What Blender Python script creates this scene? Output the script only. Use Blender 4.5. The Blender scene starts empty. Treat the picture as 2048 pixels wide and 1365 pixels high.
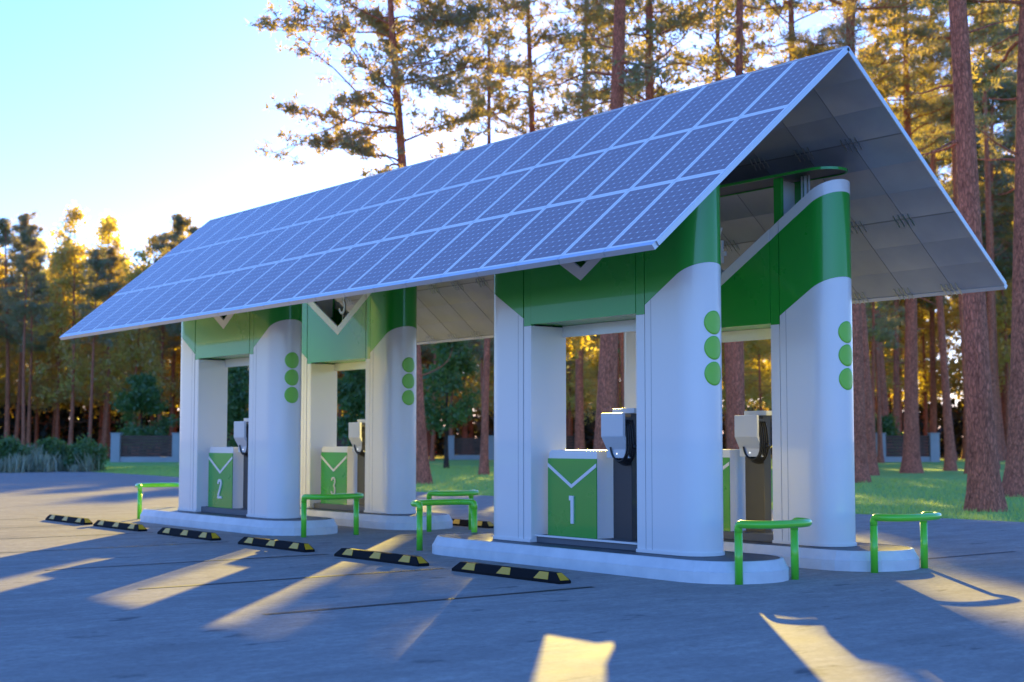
import bpy, bmesh, math, random
import numpy as np
from mathutils import Vector, Matrix
rad = math.radians
scene = bpy.context.scene
C = scene.collection

# ---------------------------------------------------------------- camera
F_PX, PITCH, YAW_C, YAW_S = 2836.37, rad(3.9936), 0.787, 0.613
cam_d = bpy.data.cameras.new('camera')
cam = bpy.data.objects.new('camera', cam_d)
C.objects.link(cam)
CAM_Z = 1.44
R_ = Vector((0.6142, 0.7892, 0.0)).normalized()          # right
H_ = Vector((-0.7892, 0.6142, 0.0)).normalized()         # horizontal forward
FWD = (H_ * math.cos(PITCH) + Vector((0, 0, 1)) * math.sin(PITCH)).normalized()
UP_ = R_.cross(FWD).normalized()
cam.matrix_world = Matrix(((R_.x, UP_.x, -FWD.x, 0), (R_.y, UP_.y, -FWD.y, 0), (R_.z, UP_.z, -FWD.z, CAM_Z), (0, 0, 0, 1)))
cam_d.sensor_width = 36
cam_d.lens = F_PX / 2048 * 36
cam_d.clip_start, cam_d.clip_end = 0.1, 6000
cam_d.dof.use_dof = True
cam_d.dof.focus_distance = 14.5
cam_d.dof.aperture_fstop = 1.8
scene.camera = cam

# ---------------------------------------------------------------- sky, sun, exposure
SUN_AZ = Vector((-0.75, 0.66, 0)).normalized()
SUN_EL = rad(12)
w = bpy.data.worlds.new('World')
scene.world = w
w.use_nodes = True
sky = w.node_tree.nodes.new('ShaderNodeTexSky')
sky.sky_type = 'NISHITA'
sky.sun_disc = False
sky.sun_elevation = SUN_EL
sky.sun_rotation = math.atan2(SUN_AZ.x, SUN_AZ.y)
sky.ozone_density = 7.2
sky.air_density = 1.15
sky.dust_density = 0.15
tint = w.node_tree.nodes.new('ShaderNodeMix')       # a cool evening cast of the sky
tint.data_type = 'RGBA'
tint.blend_type = 'MULTIPLY'
tint.inputs[0].default_value = 1
tint.inputs[7].default_value = (1.10, .90, 1.10, 1)
w.node_tree.links.new(sky.outputs[0], tint.inputs[6])
w.node_tree.links.new(tint.outputs[2], w.node_tree.nodes['Background'].inputs[0])
w.node_tree.nodes['Background'].inputs[1].default_value = 0.11
sun_d = bpy.data.lights.new('sun', 'SUN')
sun_d.energy = 3.8
sun_d.angle = rad(0.5)
sun_d.color = (1.0, 0.74, 0.11)
sun = bpy.data.objects.new('sun', sun_d)
C.objects.link(sun)
sdir = -(SUN_AZ * math.cos(SUN_EL) + Vector((0, 0, math.sin(SUN_EL))))
sun.rotation_euler = sdir.to_track_quat('-Z', 'Y').to_euler()
sun.location = (-60, 50, 40)
scene.view_settings.view_transform = 'Standard'
scene.view_settings.look = 'None'
scene.view_settings.exposure = 2.12
scene.view_settings.gamma = 1
scene.render.engine = 'CYCLES'
scene.cycles.max_bounces = 8
scene.cycles.transparent_max_bounces = 8
scene.cycles.sample_clamp_indirect = 8

# ---------------------------------------------------------------- material helpers
def mat(name, base=(.8, .8, .8), rough=.5, metal=0., coat=0., spec=.5):
    m = bpy.data.materials.new(name)
    m.use_nodes = True
    b = m.node_tree.nodes['Principled BSDF']
    b.inputs['Base Color'].default_value = (*base, 1)
    b.inputs['Roughness'].default_value = rough
    b.inputs['Metallic'].default_value = metal
    b.inputs['Coat Weight'].default_value = coat
    b.inputs['Specular IOR Level'].default_value = spec
    return m

class NT:
    def __init__(self, m):
        self.m, self.t = m, m.node_tree
        self.b = self.t.nodes.get('Principled BSDF')
    def n(self, kind, **kw):
        nd = self.t.nodes.new('ShaderNode' + kind)
        for k, v in kw.items():
            if k in ('inp',):
                for a, b in v.items():
                    nd.inputs[a].default_value = b
            else:
                setattr(nd, k, v)
        return nd
    def l(self, a, b):
        self.t.links.new(a, b)
    def math(self, op, a, b=None, c=None):
        nd = self.t.nodes.new('ShaderNodeMath')
        nd.operation = op
        for i, v in enumerate((a, b, c)):
            if v is None: continue
            if isinstance(v, (int, float)): nd.inputs[i].default_value = v
            else: self.l(v, nd.inputs[i])
        return nd.outputs[0]
    def mix(self, f, a, b):
        nd = self.t.nodes.new('ShaderNodeMix')
        nd.data_type = 'RGBA'
        for i, v in ((0, f), (6, a), (7, b)):
            if isinstance(v, (int, float)): nd.inputs[i].default_value = v
            elif isinstance(v, tuple): nd.inputs[i].default_value = (*v, 1)
            else: self.l(v, nd.inputs[i])
        return nd.outputs[2]
    def coords(self, which='Object', scale=(1, 1, 1)):
        tc = self.n('TexCoord')
        mp = self.n('Mapping')
        mp.inputs['Scale'].default_value = scale
        self.l(tc.outputs[which], mp.inputs[0])
        return mp.outputs[0]
    def noise(self, vec, scale, detail=4, rough=.55):
        nd = self.n('TexNoise')
        nd.inputs['Scale'].default_value = scale
        nd.inputs['Detail'].default_value = detail
        nd.inputs['Roughness'].default_value = rough
        self.l(vec, nd.inputs['Vector'])
        return nd.outputs['Fac']
    def ramp(self, f, stops):
        nd = self.n('ValToRGB')
        e = nd.color_ramp.elements
        while len(e) < len(stops): e.new(.5)
        for el, (p, c) in zip(e, stops):
            el.position = p
            el.color = (*c, 1) if len(c) == 3 else c
        self.l(f, nd.inputs[0])
        return nd.outputs[0]
    def bump(self, h, strength=.3, dist=.02):
        nd = self.n('Bump')
        nd.inputs['Strength'].default_value = strength
        nd.inputs['Distance'].default_value = dist
        self.l(h, nd.inputs['Height'])
        return nd.outputs[0]

def painted(name, base, rough=.35, coat=.3, var=.06):
    m = mat(name, base, rough, 0, coat)
    t = NT(m)
    v = t.coords('Object')
    n1 = t.noise(v, 1.3, 6)
    n2 = t.noise(v, 60, 2)
    dk = tuple(c * (1 - var * 2) for c in base)
    t.l(t.mix(n1, base, dk), t.b.inputs['Base Color'])
    r = t.math('MULTIPLY_ADD', n1, .06, rough - .03)
    t.l(r, t.b.inputs['Roughness'])
    t.l(t.bump(n2, .04, .004), t.b.inputs['Normal'])
    return m

M = {}
M['white'] = painted('white_paint', (.80, .80, .80), .30, .35, .03)
M['green'] = painted('green_paint', (.022, .36, .040), .28, .5, .04)
M['dot'] = painted('light_green_paint', (.20, .60, .05), .35, .2, .03)
M['rail'] = painted('rail_green_paint', (.14, .70, .035), .30, .5, .05)
M['seam'] = mat('shadow_gap', (.03, .05, .04), .7)
M['char'] = painted('charcoal_metal', (.035, .037, .045), .45, .1, .05)
M['rubber'] = mat('black_rubber', (.009, .009, .011), .8, spec=.15)
M['cable'] = mat('cable_rubber', (.012, .012, .014), .45)
M['grey'] = painted('charger_grey', (.62, .64, .66), .35, .2, .03)
M['metal'] = mat('clip_metal', (.55, .56, .58), .35, 1.0)
M['alu'] = mat('aluminium', (.62, .66, .72), .38, .6)
M['joint'] = mat('grey_panel_joint', (.42, .43, .45), .6)
M['sill'] = painted('sill_grey', (.13, .14, .16), .6, 0, .06)

def m_kerb():
    m = mat('kerb_concrete', (.72, .73, .74), .6)
    t = NT(m); v = t.coords('Object')
    n = t.noise(v, 2.2, 8, .6); n2 = t.noise(v, 70, 3)
    t.l(t.ramp(n, [(.3, (.60, .61, .62)), (.7, (.78, .78, .78))]), t.b.inputs['Base Color'])
    t.l(t.bump(n2, .15, .004), t.b.inputs['Normal'])
    return m
M['kerb'] = m_kerb()

def m_paver():
    m = mat('island_paving', (.2, .2, .22), .5)
    t = NT(m); v = t.coords('Object')
    br = t.n('TexBrick')
    br.inputs['Scale'].default_value = 1
    br.inputs['Brick Width'].default_value = .21
    br.inputs['Row Height'].default_value = .105
    br.inputs['Mortar Size'].default_value = .008
    br.inputs['Color1'].default_value = (.065, .07, .085, 1)
    br.inputs['Color2'].default_value = (.10, .105, .12, 1)
    br.inputs['Mortar'].default_value = (.03, .03, .035, 1)
    t.l(v, br.inputs['Vector'])
    t.l(br.outputs['Color'], t.b.inputs['Base Color'])
    t.l(t.bump(br.outputs['Fac'], -.5, .006), t.b.inputs['Normal'])
    return m
M['paver'] = m_paver()

def m_asphalt():
    m = mat('worn_concrete_asphalt', (.2, .2, .2), .5)
    t = NT(m)
    v = t.coords('Object')
    vs = t.coords('Object', (1.0, .28, 1.0))
    big = t.noise(v, .22, 6, .6)
    mid = t.noise(vs, 2.3, 7, .62)
    fine = t.noise(t.coords('Object', (1, .6, 1)), 26, 5, .75)
    col = t.ramp(mid, [(.30, (.31, .28, .245)), (.5, (.44, .40, .35)), (.70, (.53, .485, .42))])
    m2 = t.noise(t.coords('Object', (1.0, .45, 1.0)), 8.5, 6, .7)
    col = t.mix(t.ramp(m2, [(.42, (.55, .55, .55)), (.62, (0, 0, 0))]), col, (.30, .27, .24))
    col = t.mix(t.math('MULTIPLY', big, .45), col, (.34, .31, .275))
    st = t.noise(t.coords('Object', (2.2, .9, 1)), 1.5, 4, .6)
    stain = t.ramp(st, [(.62, (0, 0, 0)), (.70, (1, 1, 1))])
    col = t.mix(t.math('MULTIPLY', stain, .6), col, (.07, .072, .078))
    col = t.mix(t.ramp(fine, [(.44, (0, 0, 0)), (.68, (.38, .38, .38))]), col, (.16, .145, .13))
    t.l(col, t.b.inputs['Base Color'])
    t.l(t.math('MULTIPLY_ADD', mid, .25, .62), t.b.inputs['Roughness'])
    t.b.inputs['Specular IOR Level'].default_value = .006
    h = t.math('ADD', t.math('MULTIPLY', mid, .8), t.math('MULTIPLY', fine, .2))
    t.l(t.bump(h, .35, .02), t.b.inputs['Normal'])
    return m
M['asphalt'] = m_asphalt()

def m_lawn():
    m = mat('mown_lawn', (.08, .2, .04), .9, spec=.2)
    t = NT(m); v = t.coords('Object')
    a = t.noise(v, .35, 5); b = t.noise(v, 9, 5, .7)
    col = t.ramp(b, [(.3, (.20, .44, .10)), (.6, (.31, .56, .13)), (.8, (.40, .62, .16))])
    col = t.mix(t.math('MULTIPLY', a, .5), col, (.28, .53, .13))
    t.l(col, t.b.inputs['Base Color'])
    t.l(t.bump(b, .9, .06), t.b.inputs['Normal'])
    return m
M['lawn'] = m_lawn()

def m_floor():
    m = mat('forest_floor', (.05, .04, .03), .95, spec=.1)
    t = NT(m); v = t.coords('Object')
    a = t.noise(v, .6, 8, .65)
    t.l(t.ramp(a, [(.35, (.025, .03, .015)), (.65, (.075, .055, .035))]), t.b.inputs['Base Color'])
    return m
M['floor'] = m_floor()

def m_bark(name='red_pine_bark', a=(.09, .03, .022), b=(.52, .175, .105)):
    m = mat(name, b, .9, spec=.15)
    t = NT(m)
    v = t.coords('Object', (1, 1, .30))
    n0 = t.n('TexNoise')
    n0.inputs['Scale'].default_value = 6
    n0.inputs['Detail'].default_value = 4
    t.l(v, n0.inputs['Vector'])
    vm = t.n('VectorMath', operation='MULTIPLY_ADD')
    t.l(n0.outputs['Color'], vm.inputs[0])
    vm.inputs[1].default_value = (.16, .16, .16)
    t.l(v, vm.inputs[2])
    n1 = t.noise(vm.outputs[0], 17, 7, .7)
    n2 = t.noise(v, 3, 3, .5)
    vo = t.n('TexVoronoi', feature='DISTANCE_TO_EDGE')
    vo.inputs['Scale'].default_value = 19
    t.l(vm.outputs[0], vo.inputs['Vector'])
    cr = t.ramp(vo.outputs['Distance'], [(.0, (0, 0, 0)), (.22, (1, 1, 1))])
    f = t.math('MULTIPLY', t.math('MULTIPLY_ADD', n1, 1.1, .0), t.math('MULTIPLY_ADD', cr, .42, .58))
    f = t.math('MULTIPLY_ADD', n2, .25, t.math('SUBTRACT', f, .08))
    t.l(t.ramp(f, [(.2, a), (.5, b), (.78, tuple(min(1, c * 1.7) for c in b))]), t.b.inputs['Base Color'])
    t.l(t.bump(f, .9, .05), t.b.inputs['Normal'])
    return m
M['bark'] = m_bark()
M['bark_dark'] = m_bark('dark_bark', (.02, .015, .012), (.07, .05, .04))

def m_leaf(name, c1, c2, tr, trf=.5):
    m = bpy.data.materials.new(name)
    m.use_nodes = True
    t = NT(m)
    out = t.t.nodes['Material Output']
    t.t.nodes.remove(t.b)
    oi = t.n('ObjectInfo')
    geo = t.n('NewGeometry')
    tc = t.n('TexCoord')
    n1 = t.noise(tc.outputs['Object'], .8, 3)
    f = t.math('ADD', t.math('MULTIPLY', n1, .7), t.math('MULTIPLY', oi.outputs['Random'], .3))
    col = t.mix(f, c1, c2)
    d = t.n('BsdfDiffuse')
    t.l(col, d.inputs[0])
    tl = t.n('BsdfTranslucent')
    trc = t.mix(f, tr, tuple(c * s for c, s in zip(tr, (1.25, .85, .6))))
    t.l(trc, tl.inputs[0])
    mx = t.n('MixShader')
    mx.inputs[0].default_value = trf
    t.l(d.outputs[0], mx.inputs[1]); t.l(tl.outputs[0], mx.inputs[2])
    gl = t.n('BsdfGlossy')
    gl.inputs['Roughness'].default_value = .45
    gl.inputs[0].default_value = (.8, .85, .9, 1)
    mx2 = t.n('MixShader')
    mx2.inputs[0].default_value = .06
    t.l(mx.outputs[0], mx2.inputs[1]); t.l(gl.outputs[0], mx2.inputs[2])
    t.l(mx2.outputs[0], out.inputs[0])
    return m
M['needle'] = m_leaf('pine_needles', (.10, .155, .16), (.17, .22, .17), (.92, .80, .12), .30)
M['autumn'] = m_leaf('yellow_autumn_leaves', (.17, .18, .10), (.30, .26, .10), (1.0, .92, .16), .55)
M['leaf'] = m_leaf('dark_green_leaves', (.045, .13, .05), (.085, .20, .06), (.32, .48, .05), .36)
M['under'] = m_leaf('shaded_undergrowth', (.010, .014, .010), (.025, .03, .015), (.05, .045, .01), .2)  # deep forest shade put into these near-black leaf colours
M['reed'] = m_leaf('pale_reed', (.26, .32, .19), (.46, .48, .32), (.28, .30, .12), .3)
M['blade'] = m_leaf('grass_blades', (.34, .62, .13), (.46, .70, .15), (.45, .62, .10), .4)

def m_solar():
    m = mat('solar_cells', (.05, .08, .3), .12, 0, 0)
    t = NT(m)
    uv = t.n('UVMap'); uv.uv_map = 'UVMap'
    sp = t.n('SeparateXYZ')
    t.l(uv.outputs[0], sp.inputs[0])
    u, v = sp.outputs[0], sp.outputs[1]
    NU, NV = 6, 11
    def edge(x, wd):
        return t.math('GREATER_THAN', t.math('ABSOLUTE', t.math('SUBTRACT', x, .5)), .5 - wd)
    border = t.math('MAXIMUM', edge(u, .050), edge(v, .029))
    um = t.math('MULTIPLY', t.math('SUBTRACT', u, .04), NU / .92)
    vm = t.math('MULTIPLY', t.math('SUBTRACT', v, .021), NV / .958)
    fu = t.math('ABSOLUTE', t.math('SUBTRACT', t.math('FRACT', um), .5))
    fv = t.math('ABSOLUTE', t.math('SUBTRACT', t.math('FRACT', vm), .5))
    gap = t.math('MAXIMUM', t.math('GREATER_THAN', fu, .482), t.math('GREATER_THAN', fv, .482))
    dia = t.math('GREATER_THAN', t.math('ADD', fu, fv), .865)
    bus = t.math('LESS_THAN', t.math('ABSOLUTE', t.math('SUBTRACT', t.math('FRACT', t.math('MULTIPLY', um, 3)), .5)), .03)
    n = t.noise(t.coords('Object'), 3, 3)
    cell = t.mix(n, (.27, .21, .23), (.33, .255, .275))
    cell = t.mix(t.math('MULTIPLY', bus, .25), cell, (.34, .34, .40))
    col = t.mix(t.math('MULTIPLY', gap, .75), cell, (.62, .62, .66))
    col = t.mix(dia, col, (.95, .93, .92))
    col = t.mix(border, col, (.98, .95, .90))
    t.l(col, t.b.inputs['Base Color'])
    t.l(t.math('MULTIPLY_ADD', border, .3, .22), t.b.inputs['Roughness'])
    t.b.inputs['Specular IOR Level'].default_value = .05
    return m
M['solar'] = m_solar()

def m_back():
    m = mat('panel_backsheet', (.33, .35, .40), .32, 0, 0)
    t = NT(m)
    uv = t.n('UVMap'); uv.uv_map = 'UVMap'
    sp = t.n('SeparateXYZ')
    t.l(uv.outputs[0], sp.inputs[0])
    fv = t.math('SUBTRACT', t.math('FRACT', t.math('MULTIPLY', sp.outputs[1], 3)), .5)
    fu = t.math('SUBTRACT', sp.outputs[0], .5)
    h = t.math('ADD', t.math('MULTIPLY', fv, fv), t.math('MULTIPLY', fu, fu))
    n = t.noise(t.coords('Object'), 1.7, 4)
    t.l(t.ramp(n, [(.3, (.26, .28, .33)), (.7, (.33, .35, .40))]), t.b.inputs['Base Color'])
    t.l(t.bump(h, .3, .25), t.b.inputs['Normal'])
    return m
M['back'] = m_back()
M['seamstrip'] = mat('soffit_seam', (.17, .175, .19), .5)

def m_stop():
    return painted('yellow_reflective_patch', (.82, .44, .012), .45, .1, .12)
M['yellow'] = m_stop()

def m_wood():
    m = mat('dark_fence_planks', (.06, .035, .025), .8)
    t = NT(m); v = t.coords('Object', (.4, 1, 6))
    n = t.noise(v, 3, 5)
    t.l(t.ramp(n, [(.3, (.06, .035, .025)), (.7, (.17, .095, .07))]), t.b.inputs['Base Color'])
    return m
M['wood'] = m_wood()
M['stone'] = painted('fence_stone', (.45, .46, .48), .9, 0, .15)
M['glow'] = mat('status_lamp', (1, 1, 1), .4)
M['glow'].node_tree.nodes['Principled BSDF'].inputs['Emission Color'].default_value = (1, 1, 1, 1)
M['glow'].node_tree.nodes['Principled BSDF'].inputs['Emission Strength'].default_value = .4
M['line'] = mat('joint_tar', (.008, .008, .009), .6)

# ---------------------------------------------------------------- object helpers
def link(name, me, parent=None):
    o = bpy.data.objects.new(name, me)
    C.objects.link(o)
    if parent: o.parent = parent
    return o
def tag(o, label=None, cat=None, group=None, kind=None):
    for k, v in (('label', label), ('category', cat), ('group', group), ('kind', kind)):
        if v: o[k] = v
    return o
def empty(name, loc, label, cat, group=None, rz=0):
    o = bpy.data.objects.new(name, None)
    C.objects.link(o)
    o.location = loc
    o.rotation_euler = (0, 0, rz)
    o.empty_display_size = .3
    return tag(o, label, cat, group)
class B:
    """collects solids into one mesh"""
    def __init__(self):
        self.v, self.f, self.mi, self.sm = [], [], [], []
    def add(self, vs, fs, mi=0, smooth=False):
        k = len(self.v)
        self.v += [tuple(p) for p in vs]
        for f in fs:
            self.f.append([i + k for i in f]); self.mi.append(mi); self.sm.append(smooth)
        return self
    def box(self, a, b, mi=0):
        (x0, y0, z0), (x1, y1, z1) = a, b
        vs = [(x0, y0, z0), (x1, y0, z0), (x1, y1, z0), (x0, y1, z0), (x0, y0, z1), (x1, y0, z1), (x1, y1, z1), (x0, y1, z1)]
        return self.add(vs, [(0, 3, 2, 1), (4, 5, 6, 7), (0, 1, 5, 4), (1, 2, 6, 5), (2, 3, 7, 6), (3, 0, 4, 7)], mi)
    def prism(self, poly, axis, a, b, mi=0):
        """poly in the two remaining axes, extruded along axis from a to b"""
        def P(p, t):
            return {'x': (t, p[0], p[1]), 'y': (p[0], t, p[1]), 'z': (p[0], p[1], t)}[axis]
        n = len(poly)
        vs = [P(p, a) for p in poly] + [P(p, b) for p in poly]
        fs = [list(range(n))[::-1], list(range(n, 2 * n))] + [(i, (i + 1) % n, n + (i + 1) % n, n + i) for i in range(n)]
        return self.add(vs, fs, mi)
    def tube(self, pts, r, seg=12, mi=0, r1=None, cap=True):
        pts = [Vector(p) for p in pts]
        n = len(pts)
        vs, fs = [], []
        prev = None
        for i, p in enumerate(pts):
            d = (pts[min(i + 1, n - 1)] - pts[max(i - 1, 0)]).normalized()
            if prev is None:
                a = d.orthogonal().normalized()
            else:
                a = (prev - d * prev.dot(d)).normalized()
            prev = a
            b = d.cross(a)
            rr = r if r1 is None else r + (r1 - r) * i / (n - 1)
            if isinstance(r, (list, tuple)): rr = r[i]
            for k in range(seg):
                t = 2 * math.pi * k / seg
                vs.append(p + (a * math.cos(t) + b * math.sin(t)) * rr)
        for i in range(n - 1):
            for k in range(seg):
                k2 = (k + 1) % seg
                fs.append((i * seg + k, i * seg + k2, (i + 1) * seg + k2, (i + 1) * seg + k))
        self.add(vs, fs, mi, True)
        if cap:
            self.add([vs[k] for k in range(seg)], [list(range(seg))[::-1]], mi)
            self.add([vs[(n - 1) * seg + k] for k in range(seg)], [list(range(seg))], mi)
        return self
    def mesh(self, name, mats):
        me = bpy.data.meshes.new(name)
        me.from_pydata(self.v, [], self.f)
        for m in (mats if isinstance(mats, (list, tuple)) else [mats]):
            me.materials.append(m)
        me.polygons.foreach_set('material_index', self.mi)
        me.polygons.foreach_set('use_smooth', self.sm)
        me.update()
        return me
    def build(self, name, mats, parent=None, bevel=0, fix=True):
        me = self.mesh(name, mats)
        if fix or bevel:
            bm = bmesh.new(); bm.from_mesh(me)
            bmesh.ops.remove_doubles(bm, verts=bm.verts, dist=1e-5)
            bmesh.ops.recalc_face_normals(bm, faces=bm.faces)
            if bevel:
                es = [e for e in bm.edges if len(e.link_faces) == 2 and e.calc_face_angle(0) > .5]
                bmesh.ops.bevel(bm, geom=es, offset=bevel, segments=2, affect='EDGES', profile=.7)
            bm.to_mesh(me); bm.free()
        return link(name, me, parent)
def copy_tree(o, parent=None):
    c = o.copy()
    C.objects.link(c)
    if parent: c.parent = parent
    for ch in o.children: copy_tree(ch, c)
    return c
def spot(px, d):
    """ground point at horizontal distance d along the view column px of a 2048 wide frame"""
    v = H_ * F_PX + R_ * (px - 1024)
    v.normalize()
    return Vector((v.x * d, v.y * d, 0))
def rounded(pts, r, n=5):
    """round the inner corners of a 3D polyline"""
    pts = [Vector(p) for p in pts]
    out = [pts[0]]
    for i in range(1, len(pts) - 1):
        a, b, c = pts[i - 1], pts[i], pts[i + 1]
        ra = min(r, (a - b).length * .49, (c - b).length * .49)
        p, q = b + (a - b).normalized() * ra, b + (c - b).normalized() * ra
        for k in range(n + 1):
            t = k / n
            out.append(p * (1 - t) ** 2 + b * 2 * t * (1 - t) + q * t * t)
    return out + [pts[-1]]

# ---------------------------------------------------------------- ground
def sheet(name, poly, z, m, label=None, cat=None):
    b = B().add([(x, y, z) for x, y in poly], [list(range(len(poly)))])
    o = b.build(name, m, fix=False)
    return tag(o, label, cat, kind='structure')
sheet('ground', [(-2500, -2500), (2500, -2500), (2500, 2500), (-2500, 2500)], -.06, M['floor'], 'dark forest floor running on under the pines', 'ground')
fx, fy = H_.x, H_.y
def hv(f, s): p = H_ * f + R_ * s; return (p.x, p.y)
sheet('lawn', [hv(-30, -160), hv(-30, 160), hv(112, 160), hv(112, -160)], -.03, M['lawn'], 'mown green lawn between the paved lot and the trees', 'lawn')
edge = [(-66, -60), (60, -60), (60, 22.6), (-14.2, 22.5), (-22, 22.4), (-30.2, 22.2), (-40, 22.7), (-51.5, 23.8), (-60, 24.6), (-64.5, 24.6), (-66, 22)]
sheet('pavement', edge, 0, M['asphalt'], 'worn grey paved parking lot with dark stains', 'pavement')
for x in (-10.6, -13.15, -15.68, -18.42, -21.0, -23.6, -26.1):
    sheet('parking_line', [(x - .036, 5.65), (x + .036, 5.65), (x + .034, 9.26), (x - .034, 9.26)], .004, M['line'], 'thin dark bay line scored in the paving in front of the wheel stops', 'line')['group'] = 'bay lines scored in the paving'
for x in (-10.6, -18.42):
    sheet('parking_line', [(x - .03, 14.3), (x + .03, 14.3), (x + .03, 16.5), (x - .03, 16.5)], .004, M['line'], 'dark bay line scored in the paving behind the rear islands', 'line')['group'] = 'bay lines behind the islands'

# ---------------------------------------------------------------- kerb islands
ZP = .22
CX = {1: -12.42, 4: -12.42, 2: -21.545, 3: -21.545}
CY = {1: 10.955, 2: 10.955, 3: 13.155, 4: 13.155}
def stadium(a, r, n=14):
    p = []
    for k in range(n + 1):
        t = -math.pi / 2 + math.pi * k / n
        p.append((a + r * math.cos(t), r * math.sin(t)))
    for k in range(n + 1):
        t = math.pi / 2 + math.pi * k / n
        p.append((-a + r * math.cos(t), r * math.sin(t)))
    return p
isl_lab = {1: 'pale kerbed island under the nearest charging booth, numbered 1', 2: 'pale kerbed island carrying booth 2, behind the far wheel stops',
           3: 'pale kerbed island carrying booth 3, behind the island of booth 2', 4: 'pale kerbed island behind booth 1, carrying the half hidden rear booth'}
kerb_me = pav_me = None
for k in (1, 2, 3, 4):
    o = empty('concrete_island', (CX[k] - .135, CY[k], 0), isl_lab[k], 'kerb island', 'four kerbed islands')
    if kerb_me is None:
        a = 2.105
        rings = [(stadium(a, .665, 12), 0), (stadium(a, .665, 12), .115), (stadium(a, .655, 12), .122), (stadium(a, .605, 12), .215), (stadium(a, .592, 12), ZP), (stadium(a, .575, 12), ZP)]
        b = B(); n = len(rings[0][0])
        vs = [(x, y, z) for p, z in rings for x, y in p]
        fs = [(i * n + j, i * n + (j + 1) % n, (i + 1) * n + (j + 1) % n, (i + 1) * n + j) for i in range(len(rings) - 1) for j in range(n)]
        b.add(vs, fs)
        b.add([(x, y, .1) for x, y in rings[-1][0]], [list(range(n))])
        kerb_me = b.mesh('kerb', M['kerb'])
        pb = B().add([(x, y, ZP - .004) for x, y in stadium(a, .578, 12)], [list(range(n))])
        pav_me = pb.mesh('paving', M['paver'])
    link('kerb', kerb_me, o); link('paving', pav_me, o)

# ---------------------------------------------------------------- charging booths
A_, RR = 1.57, .28                       # half straight length and end radius of the plan
LH = A_ + math.pi * RR / 2
def path(s, inset=0.):
    """right half of the plan outline from the front centre (s=0) round the end to the back centre"""
    r = RR - inset
    if s <= A_: return (s, -r)
    if s <= A_ + math.pi * RR:
        t = -math.pi / 2 + (s - A_) / RR
        return (A_ + r * math.cos(t), r * math.sin(t))
    return (A_ - (s - A_ - math.pi * RR), r)
def chev(s):
    t = s if s <= LH else 2 * LH - s
    t0, t1 = 1.56, LH
    z = 2.285 + .59 * min(t, t0)
    if t > t0:
        u = t - t0
        z += .59 * (u - u * u / (2 * (t1 - t0)))
    return z - ZP
def rim0(s): return chev(s) + 1.0
def rim1(s): return chev(s) + 1.145
J0, J1 = .928, 1.072                     # jamb strip
def svals(s0, s1):
    vals = {s0, s1, A_, A_ + math.pi * RR, LH}
    for k in range(1, 16): vals.add(A_ + math.pi * RR * k / 16)
    for k in range(1, 6):
        vals.add(s0 + (A_ - s0) * k / 6); vals.add(2 * LH - (s0 + (A_ - s0) * k / 6))
    return sorted(v for v in vals if s0 - 1e-6 <= v <= s1 + 1e-6)
def wall(z0, z1, s0, s1, th=.025, out=0., mirror=1):
    """closed thin wall following the plan outline between two heights"""
    b = B()
    ss = svals(s0, s1)
    n = len(ss)
    O, I = [], []
    for s in ss:
        xo, yo = path(s, -out); xi, yi = path(s, th)
        za = z0(s) if callable(z0) else z0
        zb = z1(s) if callable(z1) else z1
        O.append(((xo * mirror, yo, za), (xo * mirror, yo, zb)))
        I.append(((xi * mirror, yi, za), (xi * mirror, yi, zb)))
    vs = [p for q in O for p in q] + [p for q in I for p in q]
    fs = []; m = 2 * n
    smooth = []
    for i in range(n - 1):
        a = 2 * i
        fs.append((a, a + 2, a + 3, a + 1))
        fs.append((m + a, m + a + 1, m + a + 3, m + a + 2))
        fs.append((a + 1, a + 3, m + a + 3, m + a + 1))
        fs.append((a, m + a, m + a + 2, a + 2))
    fs.append((0, 1, m + 1, m)); fs.append((m - 2, m + m - 2, m + m - 1, m - 1))
    b.add(vs, fs)
    return b
def shade_curved(o):
    """smooth shading with sharp edges kept sharp"""
    me = o.data if hasattr(o, 'data') else o
    bm = bmesh.new(); bm.from_mesh(me)
    for f in bm.faces: f.smooth = True
    for e in bm.edges:
        e.smooth = not (len(e.link_faces) != 2 or e.calc_face_angle(0) > .45)
    bm.to_mesh(me); bm.free()
def arc_stroke(cx, cz, rx, rz, a0, a1, n=14):
    return [(cx + rx * math.cos(rad(a0 + (a1 - a0) * k / n)), cz + rz * math.sin(rad(a0 + (a1 - a0) * k / n))) for k in range(n + 1)]
def stroke(b, pts, wd, y0, y1):
    """flat ribbon of width wd along an xz polyline, extruded in y"""
    n = len(pts)
    L, R = [], []
    for i in range(n):
        p0, p1 = pts[max(i - 1, 0)], pts[min(i + 1, n - 1)]
        dx, dz = p1[0] - p0[0], p1[1] - p0[1]
        l = math.hypot(dx, dz) or 1
        nx, nz = -dz / l * wd / 2, dx / l * wd / 2
        L.append((pts[i][0] + nx, pts[i][1] + nz)); R.append((pts[i][0] - nx, pts[i][1] - nz))
    vs = [(x, y0, z) for x, z in L] + [(x, y0, z) for x, z in R] + [(x, y1, z) for x, z in L] + [(x, y1, z) for x, z in R]
    fs = []
    for i in range(n - 1):
        fs += [(i, i + 1, n + i + 1, n + i), (2 * n + i, 3 * n + i, 3 * n + i + 1, 2 * n + i + 1),
               (i, 2 * n + i, 2 * n + i + 1, i + 1), (n + i, n + i + 1, 3 * n + i + 1, 3 * n + i)]
    fs += [(0, n, 3 * n, 2 * n), (n - 1, 3 * n - 1, 4 * n - 1, 2 * n - 1)]
    b.add(vs, fs)
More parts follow.
